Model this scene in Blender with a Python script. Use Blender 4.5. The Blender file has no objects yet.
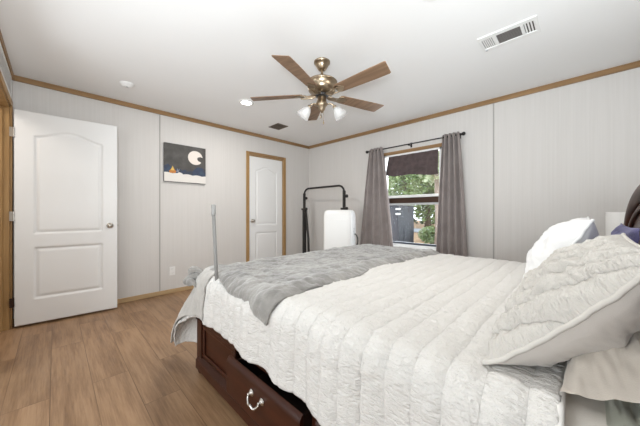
import bpy, bmesh, math, random
from mathutils import Vector, Matrix, noise
random.seed(7)
PI = math.pi
S = bpy.context.scene
COL = S.collection

# ------------------------------------------------------------------ camera
F_PX, YAW, CAM_H, HY = 263.0, math.radians(44.78), 1.10, 212.0
cam = bpy.data.cameras.new('camera')
cam.sensor_fit = 'HORIZONTAL'; cam.sensor_width = 36.0
cam.lens = F_PX / 640.0 * 36.0
cam.shift_y = (HY - 213.0) / 640.0
cam.clip_start = 0.02
camo = bpy.data.objects.new('camera', cam); COL.objects.link(camo)
camo.location = (0, 0, CAM_H); camo.rotation_euler = (PI / 2, 0, YAW)
S.camera = camo

# ------------------------------------------------------------------ view, sky, lights
S.view_settings.view_transform = 'Standard'
S.view_settings.look = 'None'
S.view_settings.gamma = 1.0
S.view_settings.use_curve_mapping = False
S.view_settings.exposure = 0.38
S.cycles.use_denoising = True
S.cycles.max_bounces = 10
S.cycles.diffuse_bounces = 6
S.cycles.sample_clamp_indirect = 6.0

W = bpy.data.worlds.new('sky'); S.world = W; W.use_nodes = True
wn = W.node_tree.nodes; wl = W.node_tree.links
bg = wn['Background']
bg.inputs[0].default_value = (0.86, 0.93, 1.0, 1); bg.inputs[1].default_value = 3.0      # bright overcast sky

def area(name, loc, aim, sx, sy, power, col, shape='RECTANGLE', spread=180):
    l = bpy.data.lights.new(name, 'AREA'); l.shape = shape; l.size = sx; l.size_y = sy
    l.energy = power; l.color = col; l.spread = math.radians(spread)
    o = bpy.data.objects.new(name, l); COL.objects.link(o); o.location = loc
    o.rotation_euler = (Vector(aim) - Vector(loc)).to_track_quat('-Z', 'Y').to_euler()
    return o
area('daylight_through_window', (-1.76, 3.80, 1.30), (-1.76, 0, 1.0), 0.85, 1.3, 16, (0.90, 0.95, 1.0))
area('fill_behind_camera', (-1.2, -1.75, 1.20), (-1.4, 3, 1.50), 2.6, 1.9, 56, (0.885, 0.955, 1.0))  # added fill light, in an assumed room behind the camera
area('fill_uplight_left', (-0.12, -0.18, 1.25), (-3.5, 0.25, 3.0), 0.30, 0.30, 10.5, (0.885, 0.955, 1.0), spread=100)  # left, middle and right: unseen uplights added to brighten ceiling and walls
area('fill_uplight_middle', (-0.02, -0.10, 1.28), (-3.5, 3.3, 2.45), 0.30, 0.30, 6.5, (0.885, 0.955, 1.0), spread=85)
area('fill_uplight_right', (0.30, 0.10, 1.25), (-0.15, 3.4, 3.3), 0.30, 0.30, 12, (0.885, 0.955, 1.0), spread=90)
area('unseen_hall_light', (-3.35, -1.0, 2.35), (-3.35, -1.0, 0), 0.5, 0.5, 10, (1.0, 0.93, 0.84))  # light in the unseen hall, no fixture modelled
DISC_POWER = 11

# ------------------------------------------------------------------ material helpers
def new_mat(name, col, rough=0.6, metal=0.0, **kw):
    m = bpy.data.materials.new(name); m.use_nodes = True
    b = m.node_tree.nodes['Principled BSDF']
    b.inputs['Base Color'].default_value = (*col, 1)
    b.inputs['Roughness'].default_value = rough
    b.inputs['Metallic'].default_value = metal
    for k, v in kw.items(): b.inputs[k.replace('_', ' ')].default_value = v
    return m
class NT:
    def __init__(s, m): s.m = m; s.t = m.node_tree; s.b = s.t.nodes['Principled BSDF']
    def n(s, typ, **kw):
        nd = s.t.nodes.new(typ)
        for k, v in kw.items():
            if k.startswith('i_'): nd.inputs[k[2:].replace('_', ' ')].default_value = v
            else: setattr(nd, k, v)
        return nd
    def l(s, a, b): s.t.links.new(a, b)
    def coord(s, which='Object', scale=(1, 1, 1), rot=(0, 0, 0)):
        tc = s.n('ShaderNodeTexCoord'); mp = s.n('ShaderNodeMapping')
        mp.inputs['Scale'].default_value = scale; mp.inputs['Rotation'].default_value = rot
        s.l(tc.outputs[which], mp.inputs[0]); return mp.outputs[0]
    def noise(s, vec, scale, detail=3, rough=0.5):
        nd = s.n('ShaderNodeTexNoise'); nd.inputs['Scale'].default_value = scale
        nd.inputs['Detail'].default_value = detail; nd.inputs['Roughness'].default_value = rough
        s.l(vec, nd.inputs['Vector']); return nd.outputs[0]
    def ramp(s, fac, stops):
        r = s.n('ShaderNodeValToRGB'); e = r.color_ramp.elements
        while len(e) < len(stops): e.new(0.5)
        for i, (p, c) in enumerate(stops): e[i].position = p; e[i].color = (*c, 1)
        s.l(fac, r.inputs[0]); return r.outputs[0]
    def math(s, op, a, b=None):
        nd = s.n('ShaderNodeMath', operation=op)
        for i, v in enumerate((a, b)):
            if v is None: continue
            if isinstance(v, (int, float)): nd.inputs[i].default_value = v
            else: s.l(v, nd.inputs[i])
        return nd.outputs[0]
    def bump(s, h, strength=0.3, dist=0.01):
        bm = s.n('ShaderNodeBump'); bm.inputs['Strength'].default_value = strength
        bm.inputs['Distance'].default_value = dist
        s.l(h, bm.inputs['Height']); s.l(bm.outputs[0], s.b.inputs['Normal'])
    def color(s, c): s.l(c, s.b.inputs['Base Color'])

def mat_wall(name, axis):
    m = new_mat(name, (0.6, 0.57, 0.53), 0.75); t = NT(m)
    sc = (90, 90, 1.2)
    v = t.coord('Object', sc); n1 = t.noise(v, 1.0, 2)
    v2 = t.coord('Object', (1, 1, 1)); n2 = t.noise(v2, 380, 1)
    t.color(t.ramp(n1, [(0.3, (0.620, 0.598, 0.575)), (0.7, (0.648, 0.626, 0.605))]))
    t.bump(t.math('ADD', n1, t.math('MULTIPLY', n2, 0.4)), 0.12, 0.002)
    return m
def mat_wood(name, c1, c2, rough=0.4, axis='X', scale=1.0, coat=0.0):
    m = new_mat(name, c1, rough); t = NT(m)
    k = {'X': (1.2, 22, 22), 'Y': (22, 1.2, 22), 'Z': (22, 22, 1.2)}[axis]
    v = t.coord('Object', tuple(a * scale for a in k)); n1 = t.noise(v, 1.0, 5, 0.6)
    t.color(t.ramp(n1, [(0.3, c1), (0.7, c2)]))
    t.bump(n1, 0.06, 0.002)
    t.b.inputs['Specular IOR Level'].default_value = 0.24
    if coat: t.b.inputs['Coat Weight'].default_value = coat; t.b.inputs['Coat Roughness'].default_value = 0.15
    return m
def mat_fabric(name, c1, c2, scale=260, bstr=0.25, big=6.0, rough=0.9, sheen=0.2):
    m = new_mat(name, c1, rough); t = NT(m)
    v = t.coord('Object'); nb = t.noise(v, big, 4, 0.6); nf = t.noise(v, scale, 2)
    t.color(t.ramp(nb, [(0.35, c1), (0.65, c2)]))
    t.bump(t.math('ADD', nf, t.math('MULTIPLY', nb, 0.8)), bstr, 0.004)
    t.b.inputs['Sheen Weight'].default_value = sheen
    return m
def mat_quilt(name, c, spacing=0.082, ridge_w=0.7, crinkle=2.4, bstr=0.6):
    # matelasse: channels stitched along V, crinkled cloth between
    m = new_mat(name, c, 0.88); t = NT(m)
    tc = t.n('ShaderNodeTexCoord'); sp = t.n('ShaderNodeSeparateXYZ'); t.l(tc.outputs['UV'], sp.inputs[0])
    ph = t.math('MULTIPLY', sp.outputs[0], 1.0 / spacing)
    fr = t.math('ABSOLUTE', t.math('SUBTRACT', t.math('FRACT', ph), 0.5))     # 0.5 at the stitch
    ridge = t.math('POWER', t.math('SUBTRACT', 1.0, t.math('MULTIPLY', fr, 2.0)), 0.45)
    mp = t.n('ShaderNodeMapping'); mp.inputs['Scale'].default_value = (30, 62, 1); t.l(tc.outputs['UV'], mp.inputs[0])
    n1 = t.noise(mp.outputs[0], 1.0, 3, 0.55)
    cr = t.math('ABSOLUTE', t.math('SUBTRACT', n1, 0.5))
    mp2 = t.n('ShaderNodeMapping'); mp2.inputs['Scale'].default_value = (700, 700, 1); t.l(tc.outputs['UV'], mp2.inputs[0])
    n2 = t.noise(mp2.outputs[0], 1.0, 1)
    h = t.math('ADD', t.math('MULTIPLY', ridge, ridge_w), t.math('ADD', t.math('MULTIPLY', cr, -crinkle), t.math('MULTIPLY', n2, 0.12)))
    t.bump(h, bstr, 0.0085)
    t.b.inputs['Sheen Weight'].default_value = 0.15
    return m

M = {}
M['wall'] = mat_wall('linen_wallboard', 'Z')
M['ceiling'] = new_mat('ceiling_paint', (0.84, 0.84, 0.835), 0.9)
t = NT(M['ceiling']); t.bump(t.noise(t.coord(), 90, 3), 0.08, 0.003)
M['trimwood'] = mat_wood('oak_trim', (0.23, 0.135, 0.062), (0.34, 0.21, 0.105), 0.45, 'X', 1.0)
M['trimwoodZ'] = mat_wood('oak_trim_upright', (0.30, 0.175, 0.07), (0.46, 0.29, 0.13), 0.45, 'Z', 1.0)
M['trimwoodY'] = mat_wood('oak_trim_side', (0.23, 0.135, 0.062), (0.34, 0.21, 0.105), 0.45, 'Y', 1.0)
M['base'] = mat_wood('oak_base', (0.40, 0.27, 0.14), (0.52, 0.37, 0.21), 0.5, 'Y', 1.0)
M['white'] = new_mat('white_paint', (0.78, 0.78, 0.775), 0.42)
M['seam'] = new_mat('seam_strip', (0.40, 0.385, 0.365), 0.7)
M['plastic'] = new_mat('white_plastic', (0.80, 0.80, 0.79), 0.3)
M['plasticgrey'] = new_mat('grey_plastic', (0.45, 0.46, 0.47), 0.4)
M['nickel'] = new_mat('satin_nickel', (0.42, 0.39, 0.35), 0.28, 1.0)
M['darkbronze'] = new_mat('dark_bronze', (0.06, 0.035, 0.025), 0.45, 0.7)
M['brass'] = new_mat('antique_brass', (0.36, 0.285, 0.20), 0.30, 1.0)
t = NT(M['brass']); t.bump(t.noise(t.coord('Object', (3, 3, 90)), 3, 2), 0.05, 0.002)
M['blade'] = mat_wood('walnut_blade', (0.16, 0.095, 0.055), (0.27, 0.17, 0.105), 0.42, 'X', 1.4)
M['mahog'] = mat_wood('mahogany_along', (0.028, 0.0075, 0.0035), (0.050, 0.0135, 0.006), 0.34, 'X', 0.8, 0.03)
M['mahogZ'] = mat_wood('mahogany_upright', (0.026, 0.007, 0.0035), (0.048, 0.013, 0.006), 0.34, 'Z', 0.8, 0.03)
M['mahogY'] = mat_wood('mahogany_across', (0.030, 0.008, 0.004), (0.070, 0.020, 0.009), 0.36, 'Y', 0.8, 0.03)
M['inside'] = new_mat('dark_cabinet_inside', (0.03, 0.014, 0.009), 0.7)
M['quilt'] = mat_quilt('white_matelasse_quilt', (0.675, 0.655, 0.625), bstr=1.0)
M['sham'] = mat_quilt('white_matelasse_sham', (0.565, 0.54, 0.50), 0.085, 2.0, 2.2, bstr=1.0)
M['pilloww'] = mat_fabric('white_pillow_cloth', (0.69, 0.69, 0.69), (0.72, 0.72, 0.72), 300, 0.15)
M['plain'] = mat_fabric('plain_back_cloth', (0.50, 0.465, 0.43), (0.54, 0.505, 0.465), 420, 0.12, 3)
M['beige'] = mat_fabric('beige_pillowcase', (0.47, 0.42, 0.365), (0.52, 0.47, 0.41), 420, 0.12, 4)
M['sheet'] = mat_fabric('pale_sheet', (0.70, 0.65, 0.585), (0.74, 0.69, 0.625), 420, 0.1, 4)
M['greenish'] = mat_fabric('grey_green_hem', (0.42, 0.43, 0.36), (0.47, 0.48, 0.41), 420, 0.1, 4)
M['fleece'] = mat_fabric('grey_fleece', (0.14, 0.132, 0.122), (0.275, 0.262, 0.243), 150, 0.7, 6.0, 0.95, 0.5)
M['fleecelight'] = mat_fabric('light_grey_fleece', (0.37, 0.352, 0.325), (0.46, 0.44, 0.41), 180, 0.5, 9.0, 0.95, 0.4)
M['purple'] = mat_fabric('indigo_cloth', (0.035, 0.032, 0.11), (0.105, 0.095, 0.22), 200, 0.3, 10)
M['mauve'] = mat_fabric('mauve_cloth', (0.22, 0.15, 0.14), (0.30, 0.21, 0.19), 200, 0.3, 10)
M['curtain'] = mat_fabric('mauve_grey_curtain', (0.25, 0.215, 0.205), (0.31, 0.27, 0.258), 350, 0.2, 5)
M['valance'] = mat_fabric('dark_brown_valance', (0.060, 0.042, 0.042), (0.10, 0.072, 0.072), 200, 0.25, 14)
M['blackmetal'] = new_mat('black_powder_coat', (0.022, 0.020, 0.019), 0.45, 0.2)
M['polegrey'] = new_mat('grey_pole', (0.19, 0.184, 0.176), 0.55)
M['polecap'] = new_mat('dark_grey_cap', (0.23, 0.225, 0.215), 0.6)
M['canvasedge'] = new_mat('dark_canvas_edge', (0.045, 0.042, 0.04), 0.7)
M['ventdark'] = new_mat('vent_dark', (0.07, 0.06, 0.055), 0.6)
M['ventbrown'] = new_mat('vent_bronze', (0.16, 0.125, 0.095), 0.5, 0.3)
M['shade'] = new_mat('white_lampshade', (0.80, 0.79, 0.77), 0.8, Transmission_Weight=0.0)

# floor planks along X
m = new_mat('oak_laminate', (0.37, 0.24, 0.15), 0.42); t = NT(m)
v = t.coord('Object')
br = t.n('ShaderNodeTexBrick'); t.l(v, br.inputs['Vector'])
br.inputs['Scale'].default_value = 1.0; br.inputs['Brick Width'].default_value = 1.25; br.inputs['Row Height'].default_value = 0.19
br.inputs['Mortar Size'].default_value = 0.0018; br.offset = 0.37
br.inputs['Color1'].default_value = (0.0, 0.0, 0.0, 1); br.inputs['Color2'].default_value = (1, 1, 1, 1); br.inputs['Mortar'].default_value = (0.5, 0.5, 0.5, 1)
g = t.n('ShaderNodeVectorMath', operation='MULTIPLY_ADD')
t.l(br.outputs['Color'], g.inputs[0]); g.inputs[1].default_value = (7.3, 3.1, 5.0); t.l(v, g.inputs[2])
mp = t.n('ShaderNodeMapping'); mp.inputs['Scale'].default_value = (1.3, 13, 1); t.l(g.outputs[0], mp.inputs[0])
n1 = t.noise(mp.outputs[0], 1.6, 7, 0.65)
mp3 = t.n('ShaderNodeMapping'); mp3.inputs['Scale'].default_value = (1.0, 4.5, 1); t.l(g.outputs[0], mp3.inputs[0])
n3 = t.noise(mp3.outputs[0], 1.3, 2, 0.5)
mp4 = t.n('ShaderNodeMapping'); mp4.inputs['Scale'].default_value = (5, 110, 1); t.l(g.outputs[0], mp4.inputs[0])
n4 = t.noise(mp4.outputs[0], 1.0, 3, 0.6)
grain = t.math('ADD', t.math('MULTIPLY', n4, 0.24), t.math('ADD', t.math('MULTIPLY', n1, 0.46), t.math('MULTIPLY', n3, 0.30)))
colr = t.ramp(grain, [(0.30, (0.115, 0.058, 0.026)), (0.44, (0.235, 0.134, 0.069)), (0.55, (0.33, 0.199, 0.108)), (0.70, (0.405, 0.258, 0.149))])
mx = t.n('ShaderNodeMixRGB', blend_type='MULTIPLY'); t.l(br.outputs['Fac'], mx.inputs[0]); t.l(colr, mx.inputs[1]); mx.inputs[2].default_value = (0.60, 0.57, 0.54, 1)
hv = t.n('ShaderNodeMixRGB', blend_type='MULTIPLY'); hv.inputs[0].default_value = 0.16
t.l(mx.outputs[0], hv.inputs[1]); t.l(br.outputs['Color'], hv.inputs[2])
t.color(hv.outputs[0])
t.bump(t.math('SUBTRACT', t.math('MULTIPLY', n1, 0.25), br.outputs['Fac']), 0.12, 0.002)
M['floor'] = m

# glass
def mat_glass(name, rough=0.0, gloss=0.12, tint=(0.97, 0.98, 0.98)):
    m = bpy.data.materials.new(name); m.use_nodes = True; nt = m.node_tree; nt.nodes.clear()
    o = nt.nodes.new('ShaderNodeOutputMaterial'); mixn = nt.nodes.new('ShaderNodeMixShader')
    a = nt.nodes.new('ShaderNodeBsdfTransparent'); b = nt.nodes.new('ShaderNodeBsdfGlossy')
    a.inputs[0].default_value = (*tint, 1); b.inputs['Roughness'].default_value = rough
    mixn.inputs[0].default_value = gloss
    nt.links.new(a.outputs[0], mixn.inputs[1]); nt.links.new(b.outputs[0], mixn.inputs[2]); nt.links.new(mixn.outputs[0], o.inputs[0])
    return m
M['glass'] = mat_glass('window_glass', 0.0, 0.05)
m = bpy.data.materials.new('frosted_glass'); m.use_nodes = True; nt = m.node_tree; nt.nodes.clear()
o = nt.nodes.new('ShaderNodeOutputMaterial'); m1 = nt.nodes.new('ShaderNodeMixShader'); m2 = nt.nodes.new('ShaderNodeMixShader')
a = nt.nodes.new('ShaderNodeBsdfTransparent'); b = nt.nodes.new('ShaderNodeBsdfTranslucent'); c = nt.nodes.new('ShaderNodeBsdfPrincipled')
c.inputs['Base Color'].default_value = (0.9, 0.9, 0.9, 1); c.inputs['Roughness'].default_value = 0.25
b.inputs[0].default_value = (0.9, 0.9, 0.9, 1)
m1.inputs[0].default_value = 0.5; nt.links.new(b.outputs[0], m1.inputs[1]); nt.links.new(c.outputs[0], m1.inputs[2])
m2.inputs[0].default_value = 0.38; nt.links.new(a.outputs[0], m2.inputs[1]); nt.links.new(m1.outputs[0], m2.inputs[2]); nt.links.new(m2.outputs[0], o.inputs[0])
M['frosted'] = m
m = new_mat('lit_lens', (1, 1, 1), 0.4); bb = m.node_tree.nodes['Principled BSDF']
bb.inputs['Emission Color'].default_value = (1.0, 0.96, 0.88, 1); bb.inputs['Emission Strength'].default_value = 8.0
M['lens'] = m

# ------------------------------------------------------------------ geometry helpers
class MB:
    """collects shapes (world coordinates) and links them as ONE mesh object"""
    def __init__(s): s.bm = bmesh.new(); s.uv = None
    def box(s, x0, x1, y0, y1, z0, z1, mat=None):
        vs = [s.bm.verts.new((x, y, z)) for x in (x0, x1) for y in (y0, y1) for z in (z0, z1)]
        for f in ((0, 1, 3, 2), (4, 6, 7, 5), (0, 4, 5, 1), (2, 3, 7, 6), (0, 2, 6, 4), (1, 5, 7, 3)):
            s.bm.faces.new([vs[i] for i in f])
        if mat is not None:
            for q in vs: q.co = mat @ q.co
        return s
    def prism(s, pts, off, mat=None):
        """polygon pts (3-D) extruded by vector off"""
        off = Vector(off)
        a = [s.bm.verts.new(p) for p in pts]; b = [s.bm.verts.new(Vector(p) + off) for p in pts]
        n = len(pts)
        s.bm.faces.new(a); s.bm.faces.new(b[::-1])
        for i in range(n): s.bm.faces.new((a[i], b[i], b[(i + 1) % n], a[(i + 1) % n]))
        if mat is not None:
            for q in a + b: q.co = mat @ q.co
        return s
    def grid(s, nu, nv, f, closed_u=False, closed_v=False, uvf=None):
        V = [[s.bm.verts.new(f(i, j)) for j in range(nv)] for i in range(nu)]
        lay = s.bm.loops.layers.uv.verify() if uvf else None
        for i in range(nu if closed_u else nu - 1):
            for j in range(nv if closed_v else nv - 1):
                i2, j2 = (i + 1) % nu, (j + 1) % nv
                fc = s.bm.faces.new((V[i][j], V[i2][j], V[i2][j2], V[i][j2]))
                if lay:
                    for lp, (a, b) in zip(fc.loops, ((i, j), (i + 1, j), (i + 1, j + 1), (i, j + 1))):
                        lp[lay].uv = uvf(a, b)
        return V
    def tube(s, path, r, n=8, closed=False, cap=True):
        P = [Vector(p) for p in path]; m_ = len(P)
        rr = r if isinstance(r, (list, tuple)) else [r] * m_
        rings = []; prev = None
        for i, p in enumerate(P):
            if closed: d = P[(i + 1) % m_] - P[i - 1]
            else: d = P[min(i + 1, m_ - 1)] - P[max(i - 1, 0)]
            d.normalize()
            if prev is None:
                up = Vector((0, 0, 1)) if abs(d.z) < 0.9 else Vector((1, 0, 0))
                a = d.cross(up).normalized()
            else:
                a = (prev - d * prev.dot(d)).normalized()
            prev = a; b = d.cross(a)
            rings.append([s.bm.verts.new(p + (a * math.cos(2 * PI * k / n) + b * math.sin(2 * PI * k / n)) * rr[i]) for k in range(n)])
        for i in range(m_ if closed else m_ - 1):
            A, B = rings[i], rings[(i + 1) % m_]
            for k in range(n): s.bm.faces.new((A[k], A[(k + 1) % n], B[(k + 1) % n], B[k]))
        if cap and not closed:
            s.bm.faces.new(rings[0][::-1]); s.bm.faces.new(rings[-1])
        return s
    def lathe(s, prof, c=(0, 0, 0), n=24, mat=None, cap=False):
        """prof: (radius, z) around +Z through c"""
        rings = []
        for r, z in prof:
            if r < 1e-5: rings.append([s.bm.verts.new((c[0], c[1], c[2] + z))])
            else: rings.append([s.bm.verts.new((c[0] + r * math.cos(2 * PI * k / n), c[1] + r * math.sin(2 * PI * k / n), c[2] + z)) for k in range(n)])
        for A, B in zip(rings[:-1], rings[1:]):
            for k in range(n):
                k2 = (k + 1) % n
                if len(A) == 1 and len(B) == 1: continue
                if len(A) == 1: s.bm.faces.new((A[0], B[k], B[k2]))
                elif len(B) == 1: s.bm.faces.new((A[k], A[k2], B[0]))
                else: s.bm.faces.new((A[k], A[k2], B[k2], B[k]))
        if cap:
            for R in (rings[0], rings[-1]):
                if len(R) > 2: s.bm.faces.new(R)
        if mat is not None:
            for R in rings:
                for q in R: q.co = mat @ q.co
        return s
    def build(s, name, mat, parent=None, smooth=False, bevel=0.0, seg=2, solid=0.0, sub=0):
        bmesh.ops.recalc_face_normals(s.bm, faces=s.bm.faces)
        me = bpy.data.meshes.new(name)
        P = Matrix.Identity(4)
        if parent is not None:
            q = parent; P = loc_mat(q)
            while q.parent is not None: q = q.parent; P = loc_mat(q) @ P
            s.bm.transform(P.inverted())
            org = Vector((0, 0, 0))
        else:
            lo = Vector([min(v.co[i] for v in s.bm.verts) for i in range(3)]); hi = Vector([max(v.co[i] for v in s.bm.verts) for i in range(3)])
            org = Vector(((lo.x + hi.x) / 2, (lo.y + hi.y) / 2, lo.z))
            bmesh.ops.translate(s.bm, verts=s.bm.verts, vec=-org)
        s.bm.to_mesh(me); s.bm.free()
        for mm in (mat if isinstance(mat, (list, tuple)) else [mat]): me.materials.append(mm)
        if smooth:
            for p in me.polygons: p.use_smooth = True
        o = bpy.data.objects.new(name, me); COL.objects.link(o); o.location = org
        if parent is not None: o.parent = parent
        if solid: md = o.modifiers.new('solid', 'SOLIDIFY'); md.thickness = solid; md.offset = 0
        if bevel:
            md = o.modifiers.new('bevel', 'BEVEL'); md.width = bevel; md.segments = seg; md.limit_method = 'ANGLE'; md.angle_limit = math.radians(40)
            for p in me.polygons: p.use_smooth = True
            md.harden_normals = False
            w = o.modifiers.new('wn', 'WEIGHTED_NORMAL'); w.keep_sharp = True
        if sub: md = o.modifiers.new('sub', 'SUBSURF'); md.levels = sub; md.render_levels = sub
        return o
def loc_mat(o): return Matrix.Translation(o.location) @ o.rotation_euler.to_matrix().to_4x4()
def tag(o, label, cat, group=None):
    o['label'] = label; o['category'] = cat
    if group: o['group'] = group
    return o
def thing(name, label, cat, loc=(0, 0, 0), rz=0.0, group=None):
    o = bpy.data.objects.new(name, None); COL.objects.link(o); o.empty_display_size = 0.1
    o.location = loc; o.rotation_euler = (0, 0, rz)
    return tag(o, label, cat, group)
def struct(o): o['kind'] = 'structure'; return o
def T(loc, rz=0): return Matrix.Translation(loc) @ Matrix.Rotation(rz, 4, 'Z')
def fb(p, s, o=3): return noise.fractal(Vector(p) * s, 1.0, 2.0, o)

# ------------------------------------------------------------------ room shell
XL, XR, YN, YW, ZC = -3.95, 0.42, -0.30, 3.66, 2.44
struct(MB().box(XL - .1, XR + .1, -1.9, YW + .1, -0.1, 0).build('floor', M['floor']))
struct(MB().box(XL - .1, XR + .1, -1.9, YW + .1, ZC, ZC + .1).build('ceiling', M['ceiling']))
# left wall, closet opening y 2.285..3.005, z 0..2.055
CY0, CY1, CZ = 2.287, 3.004, 2.066
b = MB(); b.box(XL - .1, XL, -1.9, CY0, 0, ZC); b.box(XL - .1, XL, CY1, YW + .1, 0, ZC); b.box(XL - .1, XL, CY0, CY1, CZ, ZC)
struct(b.build('wall_left', M['wall']))
WX0, WX1, WZ0, WZ1 = -2.22, -1.325, 0.585, 1.985
b = MB(); b.box(XL, WX0, YW, YW + .1, 0, ZC); b.box(WX1, XR, YW, YW + .1, 0, ZC); b.box(WX0, WX1, YW, YW + .1, 0, WZ0); b.box(WX0, WX1, YW, YW + .1, WZ1, ZC)
struct(b.build('wall_window', M['wall']))
struct(MB().box(XR, XR + .1, -1.9, YW + .1, 0, ZC).build('wall_head', M['wall']))
DX0, DX1, DZ = -3.81, -3.02, 2.095        # hall door opening in the near wall
b = MB()
b.box(XL, DX0, YN - .11, YN, 0, ZC); b.box(DX0, DX1, YN - .11, YN, DZ, ZC); b.box(DX1, -2.75, YN - .11, YN, 0, ZC)
b.box(-2.75, 0.30, YN - .11, YN, 2.20, ZC); b.box(0.30, XR, YN - .11, YN, 0, ZC)  # wide unseen opening, made to let the added fill light through
struct(b.build('wall_near', M['wall']))
b = MB(); b.box(XL, XR, -1.9, -1.8, 0, ZC); b.box(-2.86, -2.80, -1.8, YN - .11, 0, ZC)
struct(b.build('wall_hall', M['wall']))
# crown and base strips
n_ = [0]
def trim(mb, mat, base=None, **kw):
    n_[0] += 1
    return struct(mb.build(base or 'trim_%d' % n_[0], mat, **kw))
CH = 0.052
trim(MB().box(XL, XL + .018, YN, YW, ZC - CH, ZC), M['trimwoodY'])
trim(MB().box(XL, XR, YW - .018, YW, ZC - CH, ZC), M['trimwood'])
trim(MB().box(XL, XR, YN, YN + .018, ZC - CH, ZC), M['trimwood'])
trim(MB().box(XR - .018, XR, YN, YW, ZC - CH, ZC), M['trimwoodY'])
struct(MB().box(XL, XL + .014, YN, CY0 - .05, 0, .055).build('baseboard_left', M['base'], bevel=.004))
struct(MB().box(XL, XL + .014, CY1 + .05, YW, 0, .055).build('baseboard_corner', M['base'], bevel=.004))
struct(MB().box(XL, XR, YW - .014, YW, 0, .055).build('baseboard_window', M['base'], bevel=.004))
# wallboard joint strips
for y in (0.975,): trim(MB().box(XL, XL + .0035, y - .007, y + .007, .055, ZC - CH), M['seam'])
for x in (-0.735,): trim(MB().box(x - .007, x + .007, YW - .0035, YW, .055, ZC - CH), M['seam'])
# closet casing and jamb (door_2's frame)
b = MB(); b.box(XL, XL + .018, CY0 - .052, CY0, 0, CZ + .05); b.box(XL, XL + .018, CY1, CY1 + .052, 0, CZ + .05)
trim(b, M['trimwoodZ'], bevel=.004)
trim(MB().box(XL, XL + .018, CY0, CY1, CZ, CZ + .05), M['trimwoodY'], bevel=.004)
b = MB(); b.box(XL - .1, XL, CY0, CY0 + .012, 0, CZ); b.box(XL - .1, XL, CY1 - .012, CY1, 0, CZ); b.box(XL - .1, XL, CY0, CY1, CZ - .012, CZ)
trim(b, M['trimwoodZ'])
# hall door jamb, stop, casing
b = MB(); b.box(DX0, DX0 + .016, YN - .11, YN, 0, DZ); b.box(DX1 - .016, DX1, YN - .11, YN, 0, DZ); b.box(DX0, DX1, YN - .11, YN, DZ - .016, DZ)
b.box(DX0 + .016, DX0 + .028, YN - .075, YN - .042, 0, DZ); b.box(DX1 - .028, DX1 - .016, YN - .075, YN - .042, 0, DZ)
trim(b, M['trimwoodZ'])
b = MB(); b.box(DX0 - .058, DX0, YN, YN + .016, 0, DZ + .055); b.box(DX1, DX1 + .058, YN, YN + .016, 0, DZ + .055); b.box(DX0, DX1, YN, YN + .016, DZ, DZ + .055)
trim(b, M['trimwoodZ'], bevel=.004)

# ------------------------------------------------------------------ moulded two-panel doors
def smooth(a, b, x): t_ = min(1, max(0, (x - a) / (b - a))); return t_ * t_ * (3 - 2 * t_)
def panel_h(d):          # d: distance inside the panel outline
    if d <= 0: return 0
    return -.011 * smooth(0, .010, d) + .008 * smooth(.016, .040, d)
def door_face_height(u, v, w, h):
    """u across, v up: lower rectangular panel, tall upper panel with a raised arch"""
    m_ = .125
    best = 0
    dl = min(u - m_, w - m_ - u, v - .235, .735 - v)
    best = min(best, panel_h(dl))
    k = min(1, abs(u - w / 2) / (w / 2 - m_))
    top = h - .225 + .072 * (1 - smooth(.05, 1.0, k))
    du = min(u - m_, w - m_ - u, v - .865, (top - v) * .93)
    return min(best, panel_h(du))
def door_slab(parent, name, w, h, z0, th=.035, flip=1):
    """local: hinge edge at x=0, runs along +x, faces -y and +y"""
    b = MB(); nu, nv = 110, 230
    us = [w * i / (nu - 1) for i in range(nu)]; vs = [h * j / (nv - 1) for j in range(nv)]
    A = b.grid(nu, nv, lambda i, j: (us[i], -th / 2 - door_face_height(us[i], vs[j], w, h), z0 + vs[j]))
    B = b.grid(nu, nv, lambda i, j: (us[i], th / 2 + door_face_height(us[i], vs[j], w, h), z0 + vs[j]))
    for j in range(nv - 1):
        b.bm.faces.new((A[0][j], A[0][j + 1], B[0][j + 1], B[0][j])); b.bm.faces.new((A[-1][j], B[-1][j], B[-1][j + 1], A[-1][j + 1]))
    for i in range(nu - 1):
        b.bm.faces.new((A[i][0], B[i][0], B[i + 1][0], A[i + 1][0])); b.bm.faces.new((A[i][-1], A[i + 1][-1], B[i + 1][-1], B[i][-1]))
    b.bm.transform(loc_mat(parent))
    return b.build(name, M['white'], parent, smooth=True)
def knob(parent, x, z, side, th=.035):
    R = Matrix.Rotation(PI / 2 if side < 0 else -PI / 2, 4, 'X')
    b = MB(); b.lathe([(0, 0), (.031, 0), (.031, .004), (.022, .009), (.011, .012), (.010, .028), (.018, .034), (.026, .044), (.027, .052), (.022, .061), (.010, .066), (0, .067)],
                      n=20, mat=loc_mat(parent) @ Matrix.Translation((x, side * (th / 2), z)) @ R)
    k = b.build('door_knob', M['nickel'], parent, smooth=True)
    return k

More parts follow.
